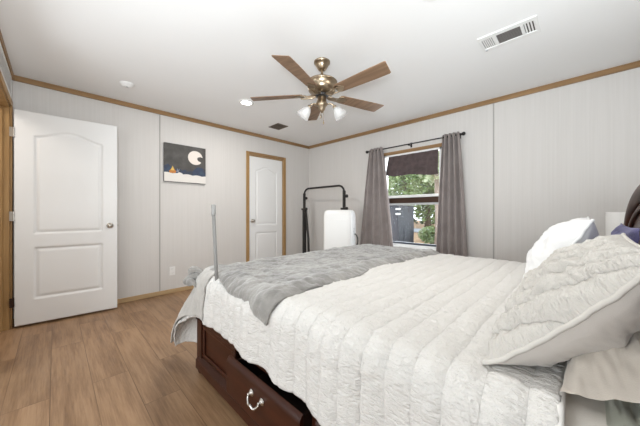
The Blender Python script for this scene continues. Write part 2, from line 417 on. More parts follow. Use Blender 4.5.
hx, hy, fx, fy = -3.79, -.268, -3.735, .497
ang = math.atan2(fy - hy, fx - hx); dw = math.hypot(fx - hx, fy - hy)
d1 = bpy.data.objects.new('door_1', None); COL.objects.link(d1); d1.location = (hx, hy, 0); d1.rotation_euler = (0, 0, ang); struct(d1)
tag(d1, 'open white two-panel hall door swung back against the left wall', 'door')
door_slab(d1, 'slab', dw, 2.045, .022)
k = knob(d1, dw - .065, .95, -1); knob(d1, dw - .065, .95, 1)
b = MB(); b.box(dw - .001, dw + .002, -.011, .011, .92, .98); b.box(dw + .002, dw + .010, -.006, .006, .94, .96); b.bm.transform(loc_mat(d1)); b.build('latch', M['nickel'], d1)
for z, mt in ((1.85, 'nickel'), (1.06, 'nickel'), (.25, 'darkbronze')):
    b = MB(); b.lathe([(0, -.045), (.007, -.045), (.007, .045), (0, .045)], c=(-.006, -.020, z), n=10)
    b.box(-.003, .0, -.02, .016, z - .044, z + .044); b.box(-.03, -.004, -.022, -.019, z - .044, z + .044)
    b.bm.transform(loc_mat(d1)); b.build('hinge', M[mt], d1)

d2 = bpy.data.objects.new('door_2', None); COL.objects.link(d2); d2.location = (XL - .028, CY0 + .014, 0); d2.rotation_euler = (0, 0, PI / 2); struct(d2)
tag(d2, 'closed white two-panel closet door in an oak frame on the left wall', 'door')
door_slab(d2, 'slab', CY1 - CY0 - .028, 2.035, .012)
knob(d2, .055, .95, -1)

# ------------------------------------------------------------------ window in the far wall
w1 = bpy.data.objects.new('window_1', None); COL.objects.link(w1); w1.location = ((WX0 + WX1) / 2, YW, WZ0); struct(w1)
tag(w1, 'white framed window between the grey curtains', 'window')
b = MB(); fw = .035
b.box(WX0, WX0 + fw, YW - .004, YW + .09, WZ0, WZ1); b.box(WX1 - fw, WX1, YW - .004, YW + .09, WZ0, WZ1)
b.box(WX0, WX1, YW - .004, YW + .09, WZ1 - fw, WZ1); b.box(WX0, WX1, YW - .004, YW + .09, WZ0, WZ0 + fw)
b.build('frame', M['white'], w1, bevel=.004)
b = MB(); b.box(WX0 - .03, WX1 + .03, YW - .016, YW - .001, WZ1 - .008, WZ1 + .040)
b.build('head_casing', M['trimwood'], w1, bevel=.003)
b = MB(); b.box(WX0 + fw, WX1 - fw, YW + .03, YW + .06, 1.315, 1.352); b.build('meeting_rail', M['white'], w1, bevel=.003)
b = MB(); b.box(WX0 + fw, WX1 - fw, YW + .015, YW + .03, 1.205, 1.232); b.build('lower_sash_rail', M['plasticgrey'], w1, bevel=.003)
b = MB(); b.box(WX0 + fw, WX1 - fw, YW + .045, YW + .065, 1.232, 1.315); b.build('screen_bar', M['darkbronze'], w1, bevel=.003)
b = MB(); b.box(WX0 + fw, WX1 - fw, YW + .015, YW + .045, WZ0 + fw, WZ0 + fw + .03); b.build('bottom_rail', new_mat('dark_sash', (.07, .08, .10), .4), w1, bevel=.003)
b = MB(); b.box(WX0 + fw, WX1 - fw, YW + .040, YW + .044, 1.352, WZ1 - fw); b.build('upper_pane', M['glass'], w1)
b = MB(); b.box(WX0 + fw, WX1 - fw, YW + .020, YW + .024, WZ0 + fw + .03, 1.205); b.build('lower_pane', M['glass'], w1)
b = MB(); b.box(WX0 - .02, WX1 + .02, YW - .03, YW - .003, WZ0 - .02, WZ0 + .006); b.build('sill', M['white'], w1, bevel=.004)

# dark brown cloth hung inside the upper sash
b = MB(); x0, x1 = WX0 + .10, WX1 - .045
def fval(i, j):
    u, v_ = i / 40, j / 16
    x = x0 + (x1 - x0) * u; drop = .325 - .05 * (1 - u) ** 2 + .012 * math.sin(u * 9)
    xs = x + .06 * v_ * (1 - u) ** 3 * -1
    return (xs, YW - .012 + .009 * math.sin(u * 34 + v_ * 2) * (.4 + v_), WZ1 - .036 - drop * v_)
b.grid(41, 17, fval)
tag(b.build('window_valance', M['valance'], smooth=True, solid=.003), 'dark brown cloth valance across the top of the window', 'valance')

# curtain rod
cr = thing('curtain_rod', 'thin black curtain rod above the window with round finials', 'curtain rod', (-1.75, YW - .08, 2.075))
RY, RZ = YW - .08, 2.075
MB().tube([(-2.44, RY, RZ), (-1.07, RY, RZ)], .0085, 10).build('rod', M['blackmetal'], cr, smooth=True)
for sx, x in ((-1, -2.44), (1, -1.07)):
    b = MB(); b.lathe([(0, 0), (.012, 0), (.012, .012), (.017, .018), (.024, .030), (.024, .040), (.014, .052), (0, .055)], n=14, mat=Matrix.Translation((x, RY, RZ)) @ Matrix.Rotation(sx * PI / 2, 4, 'Y'))
    b.build('finial', M['blackmetal'], cr, smooth=True)
for x in (-2.41, -1.755, -1.10):
    b = MB(); b.box(x - .012, x + .012, YW - .006, YW, RZ - .035, RZ + .035); b.tube([(x, YW - .004, RZ - .012), (x, RY, RZ - .014)], .006, 8); b.lathe([(0.0, -.008), (.014, -.008), (.014, .004), (0, .004)], c=(x, RY, RZ - .012), n=12)
    b.build('bracket', M['blackmetal'], cr)

def curtain(label, xt0, xt1, xb0, xb1, zb, seed):
    ct = thing('curtain', label, 'curtain', ((xb0 + xb1) / 2, RY, zb), 0, 'curtains at the window')
    zt = RZ + .035; nw = 4.0; nu, nv = 120, 60
    rs = random.Random(seed); p = [rs.uniform(0, 6) for _ in range(6)]
    def f(i, j):
        u = i / (nu - 1); v_ = j / (nv - 1)
        e = v_ ** .8
        uu = u + .018 * math.sin(u * 7 + p[0] + v_ * 1.5) * v_
        x = (xt0 + (xt1 - xt0) * uu) * (1 - e) + (xb0 + (xb1 - xb0) * uu) * e
        amp = .040 * (1 - .30 * v_)
        y = RY + amp * math.sin(2 * PI * nw * u + p[1] * 0 + .5 * v_ * math.sin(3 * u + p[2])) + .010 * v_ * math.sin(11 * u + p[3])
        y = min(y, YW - .03 if not (-2.25 < x < -1.30) else YW - .035)
        return (x, y, zt + (zb - zt) * v_ + .004 * math.sin(2 * PI * nw * u))
    b = MB(); b.grid(nu, nv, f); b.build('cloth', M['curtain'], ct, smooth=True, solid=.004)
    for k in range(8):
        x = xt0 + (xt1 - xt0) * (k + .02 + .0) / 8 * 1.0
        b = MB(); pts = [(x, RY + .0205 * math.cos(a), RZ + .0205 * math.sin(a)) for a in [2 * PI * q / 14 for q in range(14)]]
        b.tube(pts, .0035, 6, closed=True); b.build('grommet', M['nickel'], ct, smooth=True)
curtain('grey curtain on the left of the window, flaring wide at its hem', -2.415, -2.19, -2.67, -1.95, .06, 3)
curtain('grey curtain on the right of the window, hanging straight and narrow', -1.285, -1.085, -1.38, -.965, .06, 5)

# ------------------------------------------------------------------ wall items
# night-sky canvas
pt = thing('canvas_painting', 'small canvas of a white moon over dark sky and snowy ground on the left wall', 'painting', (XL, 1.29, 1.505))
PY0, PY1, PZ0, PZ1, PX = 1.018, 1.560, 1.508, 2.028, XL + .030
b = MB(); b.box(XL + .002, PX, PY0, PY1, PZ0, PZ1); b.build('canvas', M['canvasedge'], pt)
m = new_mat('painted_night', (.09, .085, .08), .75); t_ = NT(m)
M['night'] = m; t_.color(t_.ramp(t_.noise(t_.coord(), 9, 4), [(.35, (.062, .058, .054)), (.7, (.105, .10, .095))]))
pw, ph = PY1 - PY0, PZ1 - PZ0
def flat(pts, dx, name, mat, th=.0012):
    b = MB(); b.prism([(PX + dx, PY0 + u * pw, PZ0 + v_ * ph) for u, v_ in pts], (th, 0, 0)); return b.build(name, mat, pt)
flat([(0, 0), (1, 0), (1, 1), (0, 1)], 0, 'night_sky', M['night'])
hills = [(0, .1), (0, .40), (.08, .46), (.16, .40), (.24, .34), (.30, .33), (.36, .36), (.42, .31), (.48, .35), (.55, .30), (.61, .33), (.66, .31), (.72, .40), (.8, .46), (.9, .44), (1, .40), (1, .1)]
m = new_mat('painted_blue', (.05, .065, .10), .7); t_ = NT(m); t_.color(t_.ramp(t_.noise(t_.coord(), 11, 3), [(.35, (.045, .05, .06)), (.5, (.035, .05, .095)), (.7, (.05, .085, .12))]))
flat(hills, .0013, 'blue_hills', m)
sn = [(0, .01), (0, .235)]
for k in range(31):
    u = k / 30; sn.append((u, .225 - .03 * u + .022 * abs(math.sin(u * 13 + .8)) + (.03 if .3 < u < .42 else 0)))
sn += [(1, .01)]
flat(sn, .0026, 'snow', new_mat('painted_snow', (.72, .69, .65), .7))
mo = [(.735 + .17 * math.cos(a), .69 + .185 * math.sin(a)) for a in [math.radians(d) for d in range(-25, 336 - 40, 8)]]
mo = [(.735 + .185 * math.cos(math.radians(d)), .70 + .19 * math.sin(math.radians(d))) for d in range(8, 322, 8)]
mo += [(.88, .59), (.80, .63), (.775, .68), (.80, .725), (.86, .745)]
flat(mo, .0026, 'moon', new_mat('painted_moon', (.76, .70, .64), .7))
flat([(.12, .23), (.245, .23), (.27, .28), (.23, .33), (.19, .41), (.15, .33), (.105, .28)], .0038, 'tent', new_mat('painted_orange', (.50, .20, .045), .7))
flat([(.14, .30), (.225, .30), (.19, .42)], .0051, 'tent_top', new_mat('painted_yellow', (.70, .47, .12), .7))
flat([(.27, .27), (.33, .27), (.345, .36), (.31, .30), (.30, .37)], .0038, 'grey_figure', new_mat('painted_greyblue', (.22, .24, .30), .7))

# duplex outlet
ot = thing('wall_outlet', 'white duplex outlet low on the left wall', 'outlet', (XL, 1.125, .24))
MB().box(XL, XL + .006, 1.089, 1.161, .24, .357).build('cover_plate', M['plastic'], ot, bevel=.003)
for z in (.272, .325):
    b = MB(); b.lathe([(0, .0085), (.015, .0085), (.017, .006)], n=16, mat=Matrix.Translation((XL, 1.125, z)) @ Matrix.Rotation(PI / 2, 4, 'Y')); b.build('socket', M['plastic'], ot)
    b = MB(); b.box(XL + .0083, XL + .0089, 1.118, 1.120, z - .002, z + .008); b.box(XL + .0083, XL + .0089, 1.130, 1.132, z - .002, z + .008); b.build('slots', M['ventdark'], ot)

# return-air grille over the hall door
gv = thing('air_grille', 'white return-air grille above the hall door on the near wall', 'vent', (-3.42, YN, 2.165))
b = MB(); b.box(-3.82, -3.0, YN, YN + .012, 2.165, 2.19); b.box(-3.82, -3.0, YN, YN + .012, 2.35, 2.375); b.box(-3.82, -3.795, YN, YN + .012, 2.19, 2.35); b.box(-3.025, -3.0, YN, YN + .012, 2.19, 2.35)
b.build('frame', M['plastic'], gv, bevel=.002)
for k in range(11):
    z = 2.197 + k * .0145
    b = MB(); b.prism([(-3.795, YN + .001, z + .010), (-3.795, YN + .009, z), (-3.795, YN + .010, z + .002), (-3.795, YN + .002, z + .012)], (.77, 0, 0)); b.build('louver', M['plastic'], gv)

# ------------------------------------------------------------------ ceiling items
def disc(x, y, label):
    rl = thing('recessed_light', label, 'ceiling light', (x, y, ZC), 0, 'recessed ceiling lights')
    b = MB(); b.lathe([(.062, -.008), (.066, -.012), (.080, -.010), (.090, -.003), (.091, 0)], c=(x, y, ZC), n=32); b.build('trim_ring', M['plastic'], rl, smooth=True)
    b = MB(); b.lathe([(.064, -.007), (0, -.0075)], c=(x, y, ZC), n=32); b.build('lens', M['lens'], rl)
    area('recessed_lamp', (x, y, ZC - .014), (x, y, 0), .12, .12, DISC_POWER, (1.0, .965, .91), 'DISK')
disc(-2.897, 1.645, 'lit round recessed light left of the ceiling fan')
disc(-.622, 1.61, 'lit round recessed light cut by the top edge of the photo')

sd = thing('smoke_detector', 'white smoke detector on the ceiling near the hall door', 'smoke detector', (-3.37, .53, ZC))
MB().lathe([(0, -.036), (.030, -.036), (.044, -.030), (.055, -.014), (.062, -.012), (.064, 0)], c=(-3.37, .53, ZC), n=28).build('body', M['plastic'], sd, smooth=True)
MB().lathe([(0, -.040), (.010, -.040), (.011, -.036)], c=(-3.355, .53, ZC), n=12).build('test_button', M['plasticgrey'], sd)

# long ceiling register with three louver banks
cv = thing('ceiling_vent', 'white rectangular register on the ceiling near the window wall with shaded middle louvers', 'vent', (-.39, 2.41, ZC))
vx0, vx1, vy0, vy1 = -.572, -.212, 2.30, 2.53
b = MB(); zt = ZC - .010
b.box(vx0, vx1, vy0, vy0 + .045, zt, ZC); b.box(vx0, vx1, vy1 - .045, vy1, zt, ZC); b.box(vx0, vx0 + .02, vy0 + .045, vy1 - .045, zt, ZC); b.box(vx1 - .02, vx1, vy0 + .045, vy1 - .045, zt, ZC)
b.box(-.478, -.458, vy0 + .045, vy1 - .045, zt, ZC); b.box(-.312, -.292, vy0 + .045, vy1 - .045, zt, ZC)
b.build('frame', M['plastic'], cv, bevel=.003)
b = MB(); b.box(vx0 + .02, vx1 - .02, vy0 + .045, vy1 - .045, ZC - .003, ZC - .0005); b.build('throat', M['ventdark'], cv)
M['louvergrey'] = new_mat('shaded_grey_louver', (.20, .19, .18), .5)  # shade put into the grey of the middle louvers
def slat(a0, a1, name='louver', mt='plastic'):
    b = MB(); b.box(a0[0], a1[0], a0[1], a1[1], ZC - .005, ZC - .003); b.build(name, M[mt], cv)
for k in range(8): y = vy0 + .052 + k * .0165; slat((-.457, y), (-.313, y + .0045), mt='louvergrey')
for k in range(6): x = vx0 + .024 + k * .0125; slat((x, vy0 + .046), (x + .0085, vy1 - .046))
for k in range(4): x = -.288 + k * .017; slat((x, vy0 + .046), (x + .009, vy1 - .046))
b = MB(); b.box(vx0 + .015, vx0 + .03, vy1 - .035, vy1 - .02, ZC - .016, ZC - .009); b.build('lever', M['plasticgrey'], cv)

sv = thing('floor_register', 'small brown register on the ceiling near the closet corner', 'vent', (-3.365, 2.465, ZC)); sv.name = 'ceiling_register'
b = MB(); x0, x1, y0, y1 = -3.49, -3.24, 2.365, 2.565
b.box(x0, x1, y0, y0 + .02, ZC - .008, ZC); b.box(x0, x1, y1 - .02, y1, ZC - .008, ZC); b.box(x0, x0 + .02, y0, y1, ZC - .008, ZC); b.box(x1 - .02, x1, y0, y1, ZC - .008, ZC); b.box(-3.372, -3.358, y0, y1, ZC - .008, ZC)
b.build('frame', M['ventbrown'], sv, bevel=.002)
b = MB(); b.box(x0 + .02, x1 - .02, y0 + .02, y1 - .02, ZC - .002, ZC - .0005); b.build('throat', M['ventdark'], sv)
for k in range(9):
    y = y0 + .026 + k * .0172; b = MB(); b.box(x0 + .02, x1 - .02, y, y + .006, ZC - .007, ZC - .003); b.build('louver', M['ventbrown'], sv)

# ------------------------------------------------------------------ ceiling fan
FX, FY = -1.642, 1.68
fan = thing('ceiling_fan', 'brass ceiling fan with five brown wood blades and frosted glass lights', 'ceiling fan', (FX, FY, ZC))
c0 = (FX, FY, 0)
MB().lathe([(0, 2.362), (.018, 2.362), (.030, 2.366), (.038, 2.374), (.054, 2.400), (.066, 2.424), (.072, 2.426), (.072, ZC)], c=c0, n=32).build('canopy', M['brass'], fan, smooth=True)
MB().lathe([(.011, 2.37), (.011, 2.30), (.020, 2.297), (.024, 2.288), (.024, 2.276)], c=c0, n=20).build('downrod', M['brass'], fan, smooth=True)
MB().lathe([(0, 2.272), (.060, 2.272), (.110, 2.268), (.130, 2.262), (.137, 2.254), (.137, 2.244), (.130, 2.241), (.127, 2.205), (.121, 2.182), (.108, 2.166), (.075, 2.160), (.058, 2.150), (0, 2.150)], c=c0, n=40).build('motor_housing', M['brass'], fan, smooth=True)
MB().lathe([(0, 2.151), (.056, 2.151), (.060, 2.140), (.056, 2.130), (0, 2.130)], c=c0, n=28).build('flywheel', M['blackmetal'], fan, smooth=True)
lk = MB().lathe([(0, 2.131), (.036, 2.131), (.040, 2.120), (.040, 2.080), (.046, 2.074), (.046, 2.050), (.034, 2.040), (.028, 2.015), (.016, 2.000), (.007, 1.985), (0, 1.983)], c=c0, n=28).build('light_kit', M['brass'], fan, smooth=True)
ZB = 2.142
for k in range(5):
    a = math.radians(-71 + 72 * k)
    Mx = T((FX, FY, ZB), a)
    pitch = Matrix.Rotation(math.radians(-11), 4, 'X')
    b = MB()
    r0, r1 = .175, .668
    out = [(r0, -.046), (r0 + .02, -.054), (r1 - .14, -.066), (r1 - .01, -.067), (r1, -.062), (r1 - .022, .060), (r1 - .034, .066), (r1 - .15, .066), (r0 + .02, .054), (r0, .046)]
    b.prism([(x, y, 0) for x, y in out], (0, 0, .006), Mx @ pitch)
    bl = b.build('blade', M['blade'], fan, bevel=.0015)
    b = MB()
    # scrolled blade iron: arm, fork and pad under the blade
    for sy in (-1, 1):
        b.tube([Mx @ Vector(p) for p in ((.05, sy * .012, -.004), (.09, sy * .026, -.012), (.125, sy * .022, -.014), (.16, sy * .030, -.010), (.20, sy * .034, -.006))], .006, 6)
    b.tube([Mx @ Vector(p) for p in ((.05, 0, -.004), (.10, 0, -.014), (.15, 0, -.012))], .007, 6)
    b.prism([Mx @ pitch @ Vector(p) for p in ((.165, -.038, -.004), (.205, -.045, -.004), (.235, -.018, -.004), (.25, 0, -.004), (.235, .018, -.004), (.205, .045, -.004), (.165, .038, -.004))], (0, 0, .004))
    ir = b.build('blade_iron', M['brass'], bl if False else fan, smooth=False)
for a in (math.radians(52), math.radians(218)):
    Mx = T((FX, FY, 2.062), a)
    b = MB(); b.tube([Mx @ Vector(p) for p in ((.04, 0, 0), (.07, 0, .010), (.095, 0, .004), (.108, 0, -.012))], .007, 8)
    tilt = Mx @ Matrix.Translation((.108, 0, -.012)) @ Matrix.Rotation(math.radians(-38), 4, 'Y')
    b.lathe([(0, .004), (.018, .002), (.020, -.018), (.017, -.020)], n=16, mat=tilt)
    ar = b.build('light_arm', M['brass'], fan, smooth=True)
    b = MB(); b.lathe([(.019, -.012), (.024, -.022), (.036, -.040), (.046, -.062), (.051, -.085), (.056, -.104), (.064, -.116), (.0625, -.1165), (.054, -.105), (.049, -.086), (.044, -.063), (.034, -.042), (.022, -.024)], n=28, mat=tilt)
    b.build('glass_shade', M['frosted'], fan, smooth=True)
    b = MB(); b.lathe([(0, -.018), (.012, -.02), (.014, -.04), (.024, -.058), (.026, -.072), (.018, -.088), (0, -.094)], n=16, mat=tilt); b.build('bulb', M['plastic'], fan, smooth=True)
for dx, zl in ((.018, 1.905), (-.014, 1.965)):
    b = MB(); n = int((2.03 - zl) / .006)
    b.tube([(FX + dx, FY, 2.03), (FX + dx, FY, zl)], .0012, 6)
    ch = b.build('pull_chain', M['brass'], fan)
    b = MB(); b.lathe([(0, .012), (.004, .010), (.007, -.012), (.006, -.024), (0, -.027)], c=(FX + dx, FY, zl), n=12); b.build('fob', M['brass'], ch, smooth=True)

# ------------------------------------------------------------------ bed
BX0, BX1, BY0, BY1 = -1.875, .20, .695, 2.665
bed = thing('bed', 'dark mahogany storage bed with drawers along its side', 'bed', (-.85, 1.68, 0))
b = MB(); b.box(BX0, BX0 + .075, BY0 - .008, BY0 + .07, .05, .372); b.box(BX0 - .006, BX0 + .081, BY0 - .014, BY0 + .076, .365, .380); b.build('foot_post', M['mahogZ'], bed, bevel=.004)
b = MB(); b.box(BX0, BX0 + .075, BY1 - .07, BY1 + .008, .05, .372); b.build('foot_post', M['mahogZ'], bed, bevel=.004)
for y in (BY0 + .03, BY1 - .03):
    b = MB(); b.lathe([(.026, 0), (.040, .012), (.044, .028), (.036, .044), (.046, .052), (.046, .060)], c=(BX0 + .038, y, 0), n=20, cap=True); b.build('bun_foot', M['mahogZ'], bed, smooth=True)
b = MB(); b.box(BX0 + .01, BX0 + .045, BY0 + .07, BY1 - .07, .06, .362); b.build('footboard', M['mahogY'], bed, bevel=.004)
# side: base moulding, top rail, stiles, side panel
b = MB(); b.box(BX0 + .02, BX1, BY0 - .024, BY0 + .03, .045, .10)
b.prism([(BX0 + .02, BY0 - .024, .10), (BX0 + .02, BY0 - .016, .112), (BX0 + .02, BY0 - .004, .122), (BX0 + .02, BY0 + .01, .132), (BX0 + .02, BY0 + .03, .132), (BX0 + .02, BY0 + .03, .10)], (BX1 - BX0 - .02, 0, 0))
b.build('base_moulding', M['mahog'], bed, bevel=.003)
b = MB(); b.box(BX0 + .075, BX1, BY0, BY0 + .035, .345, .37); b.build('side_rail', M['mahog'], bed, bevel=.003)
b = MB(); b.box(BX0 + .075, -1.345, BY0 + .012, BY0 + .03, .13, .346); b.build('side_panel', M['mahog'], bed)
b = MB()
for (xa, xb, za, zb) in ((BX0 + .075, -1.345, .318, .346), (BX0 + .075, -1.345, .13, .156), (BX0 + .075, BX0 + .105, .156, .318), (-1.395, -1.345, .156, .318)):
    b.box(xa, xb, BY0, BY0 + .014, za, zb)
b.build('panel_moulding', M['mahog'], bed, bevel=.006)
for xa, xb in ((-.735, -.70), (-.09, .2)):
    b = MB(); b.box(xa, xb, BY0, BY0 + .03, .13, .346); b.build('stile', M['mahogZ'], bed, bevel=.003)
b = MB(); b.box(BX0 + .05, BX1, BY0 + .52, BY0 + .54, .05, .345); b.box(BX0 + .05, BX1, BY0 + .035, BY1 - .05, .045, .06); b.box(-1.36, -1.345, BY0 + .03, BY0 + .52, .06, .345)
b.build('carcass', M['inside'], bed)
b = MB(); b.box(BX0 + .075, BX1, BY1 - .03, BY1, .06, .37); b.build('side_rail', M['mahog'], bed, bevel=.003)
b = MB(); b.box(BX0 + .045, BX1, BY0 + .03, BY1 - .03, .335, .345); b.build('platform', M['inside'], bed)
def drawer(xa, xb, yf, back):
    w = xb - xa; zl, zh = .138, .337
    b = MB()
    prof = [(yf, zl + .012), (yf, zh - .035), (yf + .003, zh - .02), (yf + .012, zh - .006), (yf + .022, zh), (yf + .024, zl), (yf + .010, zl + .002)]
    b.prism([(xa, y, z) for y, z in prof], (w, 0, 0))
    fr = b.build('drawer', M['mahog'], bed, bevel=.002)
    b = MB(); e = .02
    b.box(xa + e, xa + e + .014, yf + .024, back, zl + .02, zh - .03); b.box(xb - e - .014, xb - e, yf + .024, back, zl + .02, zh - .03); b.box(xa + e, xb - e, back - .014, back, zl + .02, zh - .03); b.box(xa + e, xb - e, yf + .024, back, zl + .02, zl + .03)
    b.build('drawer_box', M['inside'], fr)
    b = MB()
    za = (zl + zh) / 2 + .030
    xc = (xa + xb) / 2 + .005
    for s_ in (-1, 1):
        b.lathe([(0, 0), (.017, 0), (.018, .004), (.010, .009), (.006, .018), (.008, .022), (0, .024)], n=16, mat=Matrix.Translation((xc + s_ * .043, yf, za)) @ Matrix.Rotation(PI / 2, 4, 'X'))
    pts = []
    for q in range(21):
        u = -1 + 2 * q / 20
        pts.append((xc + .046 * u * (1.0 + .12 * (1 - u * u)), yf - .018 - .016 * (1 - u * u), za - .032 * (1 - u * u) ** .8 + .012 * math.exp(-(u / .22) ** 2)))
    b.tube(pts, [.0042 + .0022 * (1 - abs(-1 + 2 * q / 20)) for q in range(21)], 8)
    b.build('handle', M['silver'], fr, smooth=True)
M['silver'] = new_mat('polished_pewter', (.62, .60, .57), .22, 1.0)
drawer(-1.335, -.745, .640, 1.14)
drawer(-.70, -.09, .676, 1.18)
# headboard: arched sleigh board
HX = .20
def arch(y, ex=0.0):
    q = min(1.0, abs(y - 1.68) / 1.10)
    return .78 + (.46 + ex) * (1 - q ** 2) ** .27
hb = MB(); ny = 90
ys = [.585 + (2.775 - .585) * (1 - math.cos(PI * i / (ny - 1))) / 2 for i in range(ny)]
def fh(i, j):
    y = ys[i]; zt = arch(y); k = j / 8
    return (HX + .045 + .01, y, .08 + (zt - .08) * k)
hb.grid(ny, 9, fh)
hbo = hb.build('headboard', M['mahogY'], bed, smooth=True, solid=.035)
b = MB(); b.tube([(HX + .045, y, arch(y) + .0) for y in ys], .038, 12); hf = b.build('headboard_rim', M['mahogY'], hbo, smooth=True)
b = MB(); b.tube([(HX + .030, y, arch(y) - .085) for y in ys if .68 < y < 2.68], .012, 8); b.build('headboard_bead', M['mahogY'], hbo, smooth=True)
for y in (.585, 2.775):
    b = MB(); b.box(HX + .01, HX + .085, y - .04, y + .04, 0, .80); b.build('head_post', M['mahogZ'], bed, bevel=.008)

# mattress
b = MB()
b.box(-1.80, .19, .775, 2.60, .347, .672)
tag(b.build('mattress', M['sheet'], bevel=.05, seg=4), 'thick mattress on the wooden bed, bare sheet showing at its head end', 'mattress')

# ---- cloth draped over the mattress
ZT, R_ = .682, .085
IX0, IYN, IYF = -1.765, .775, 2.575
def drape(u, v_, off=0.0, flare=.05, tail=.0, fx=1.0):
    """flat cloth point (u, v) -> 3-D over the rounded mattress edges"""
    du = max(0.0, IX0 - u)
    dv = (v_ - IYN) if v_ < IYN else ((v_ - IYF) if v_ > IYF else 0.0)
    L = math.hypot(du, dv)
    ex, ey = max(u, IX0), min(max(v_, IYN), IYF)
    if L < 1e-6: return Vector((ex, ey, ZT + off)), Vector((0, 0, 1))
    nx, ny = -du / L, dv / L
    R = R_ + off
    al = L / R
    if al < PI / 2:
        o_, d_ = R * math.sin(al), R * (1 - math.cos(al)); nn = Vector((nx * math.sin(al), ny * math.sin(al), math.cos(al)))
    else:
        e = L - R * PI / 2
        corner = 2 * abs(nx * ny)
        o_ = R + (flare + tail * corner) * e; d_ = R + e * (1 - .12 * corner * (tail > 0)); nn = Vector((nx, ny, .05))
    fxx = 1.0 + .75 * abs(nx) * fx
    return Vector((ex + nx * o_ * fxx, ey + ny * o_, ZT + off - d_)), nn

def quilt_mesh():
    U0, U1 = IX0 - .64, -.030
    V0, V1 = IYN - .345, IYF + .345
    nu, nv = 330, 270
    def fl(i, j):
        u = U0 + (U1 - U0) * i / (nu - 1)
        v0 = V0 - .04 * min(1, max(0, (u + 1.7) / 1.2))
        return (u, v0 + (V1 - v0) * j / (nv - 1))
    def f(i, j):
        u, v_ = fl(i, j)
        p, nn = drape(u, v_, .012, .035, .35)
        s_ = .0075 * abs(math.sin(PI * u / .082)) ** .42
        w = .005 * fb((u * 1.0, v_ * 1.6, 0), 26) + .008 * fb((u, v_, 3), 4)
        L = max(0, IYN - v_, v_ - IYF)
        dr = min(1, L / .25)
        w += dr * .010 * math.sin(u * 19 + 1.2 * math.sin(u * 7))
        p = p + nn * (s_ + w)
        if dr > .8: p.z += .006 * math.sin(u * 23)
        return p
    b = MB(); b.grid(nu, nv, f, uvf=lambda i, j: fl(i, j))
    q = b.build('quilt', M['quilt'], smooth=True, solid=.010)
    return q
q = quilt_mesh()
tag(q, 'white stitched quilt spread over the bed and hanging over its side', 'quilt')
# bound edge at the head end
b = MB(); pts = []
for j in range(140):
    v_ = IYN - .385 + (IYF + .345 - IYN + .385) * j / 139
    p, nn = drape(-.030, v_, .014, .035, .35); pts.append(p + nn * (.003 + .008 * fb((-.03, v_, 3), 4)))
b.tube(pts, .007, 8); b.build('binding', M['quilt'], q, smooth=True)

# fleece throw across the foot
def throw_mesh():
    nu, nv = 130, 230
    V0, V1 = IYN - .16, IYF + .18
    def fl(i, j):
        a, c = i / (nu - 1), j / (nv - 1)
        edge = -1.00 + .03 * math.sin(c * 9) + .015 * math.sin(c * 23)
        u = (IX0 - .10) + (edge - IX0 + .10) * a
        v0 = IYN - (.055 + .125 * a ** 1.3) - .01 * math.sin(a * 14)
        return (u, v0 + (V1 - v0) * c)
    def f(i, j):
        u, v_ = fl(i, j)
        p, nn = drape(u, v_, .034, .06, .0)
        a, c = i / (nu - 1), j / (nv - 1)
        ed = min(a, 1 - a) * 1.0; ed = min(ed * .78 / .05, c * 1.9 / .05, 1.0)
        puff = -.018 * (1 - ed) ** 2
        # a rolled fold runs beside the open edge
        puff += .014 * math.exp(-((a - .90) / .05) ** 2) + .010 * math.exp(-((c * 1.9 - .09) / .04) ** 2)
        w = .010 * fb((u, v_, 1), 7) + .007 * fb((u, v_, 5), 22, 4) + .003 * fb((u, v_, 8), 60, 2)
        return p + nn * (w + puff)
    b = MB(); b.grid(nu, nv, f)
    return b.build('throw_blanket', M['fleece'], smooth=True, solid=.016)
th = throw_mesh()
tag(th, 'grey fleece throw blanket laid across the foot of the bed', 'blanket')
# bunched corner of the throw, rolled over the foot of the bed
b = MB()
for (dz, r, ph, ln) in ((0, .030, 0, 1.0), (.034, .026, .7, .9), (-.020, .024, 1.7, .8), (.055, .020, 2.6, .7)):
    pts = []; rr = []
    for k in range(15):
        u = k / 14
        pts.append((-1.985 + .16 * u + .02 * math.sin(5 * u + ph), .640 + .07 * u + .03 * math.sin(3.3 * u + ph) + dz * .5, .600 + dz + .045 * math.sin(PI * u * .9) + .012 * math.sin(7 * u + ph)))
        rr.append(r * (.45 + .65 * math.sin(PI * (.12 + .80 * u)) + .12 * math.sin(11 * u + ph)))
    b.tube(pts, rr, 12)
b.build('bunched_fold', M['fleece'], th, smooth=True, sub=1)

# the throw's pale corner hanging down over the foot of the bed
def fcorner(i, j):
    a, c = i / 50, j / 60
    th_ = PI / 2 * smooth(.12, .86, c)
    eu, ev = IX0 + .10 * max(0, (c - .8) / .2), IYN + .16 * max(0, 1 - c / .2)
    ln = min(.648 / max(.05, math.cos(th_)), .36 / max(.05, math.sin(th_)))
    L = .015 + (ln - .015) * a
    u, v_ = eu - math.cos(th_) * L, ev - math.sin(th_) * L
    p, nn = drape(u, v_, .036, .042, .37)
    return p + nn * (.004 * fb((u, v_, 0), 26) + .008 * fb((u, v_, 3), 4) + .005 * math.sin(c * 16 + a * 3) * a)
b = MB(); b.grid(51, 61, fcorner)
hc = b.build('hanging_corner', M['fleecelight'], th, smooth=True, solid=.010)
hc['label'] = 'pale grey corner of the throw hanging over the foot'

# pole at the foot corner
po = thing('pole', 'thin pale grey pole standing upright at the foot corner of the bed', 'pole', (-1.60, .672, .375))
MB().tube([(-1.598, .718, .372), (-1.617, .692, 1.10)], .0105, 12).build('shaft', M['polegrey'], po, smooth=True)
b = MB(); b.tube([(-1.6155, .691, 1.075), (-1.6165, .6915, 1.090), (-1.6190, .6935, 1.140), (-1.6192, .6937, 1.146)], [.0115, .0135, .0135, .009], 14); b.build('end_cap', M['polecap'], po, smooth=True)

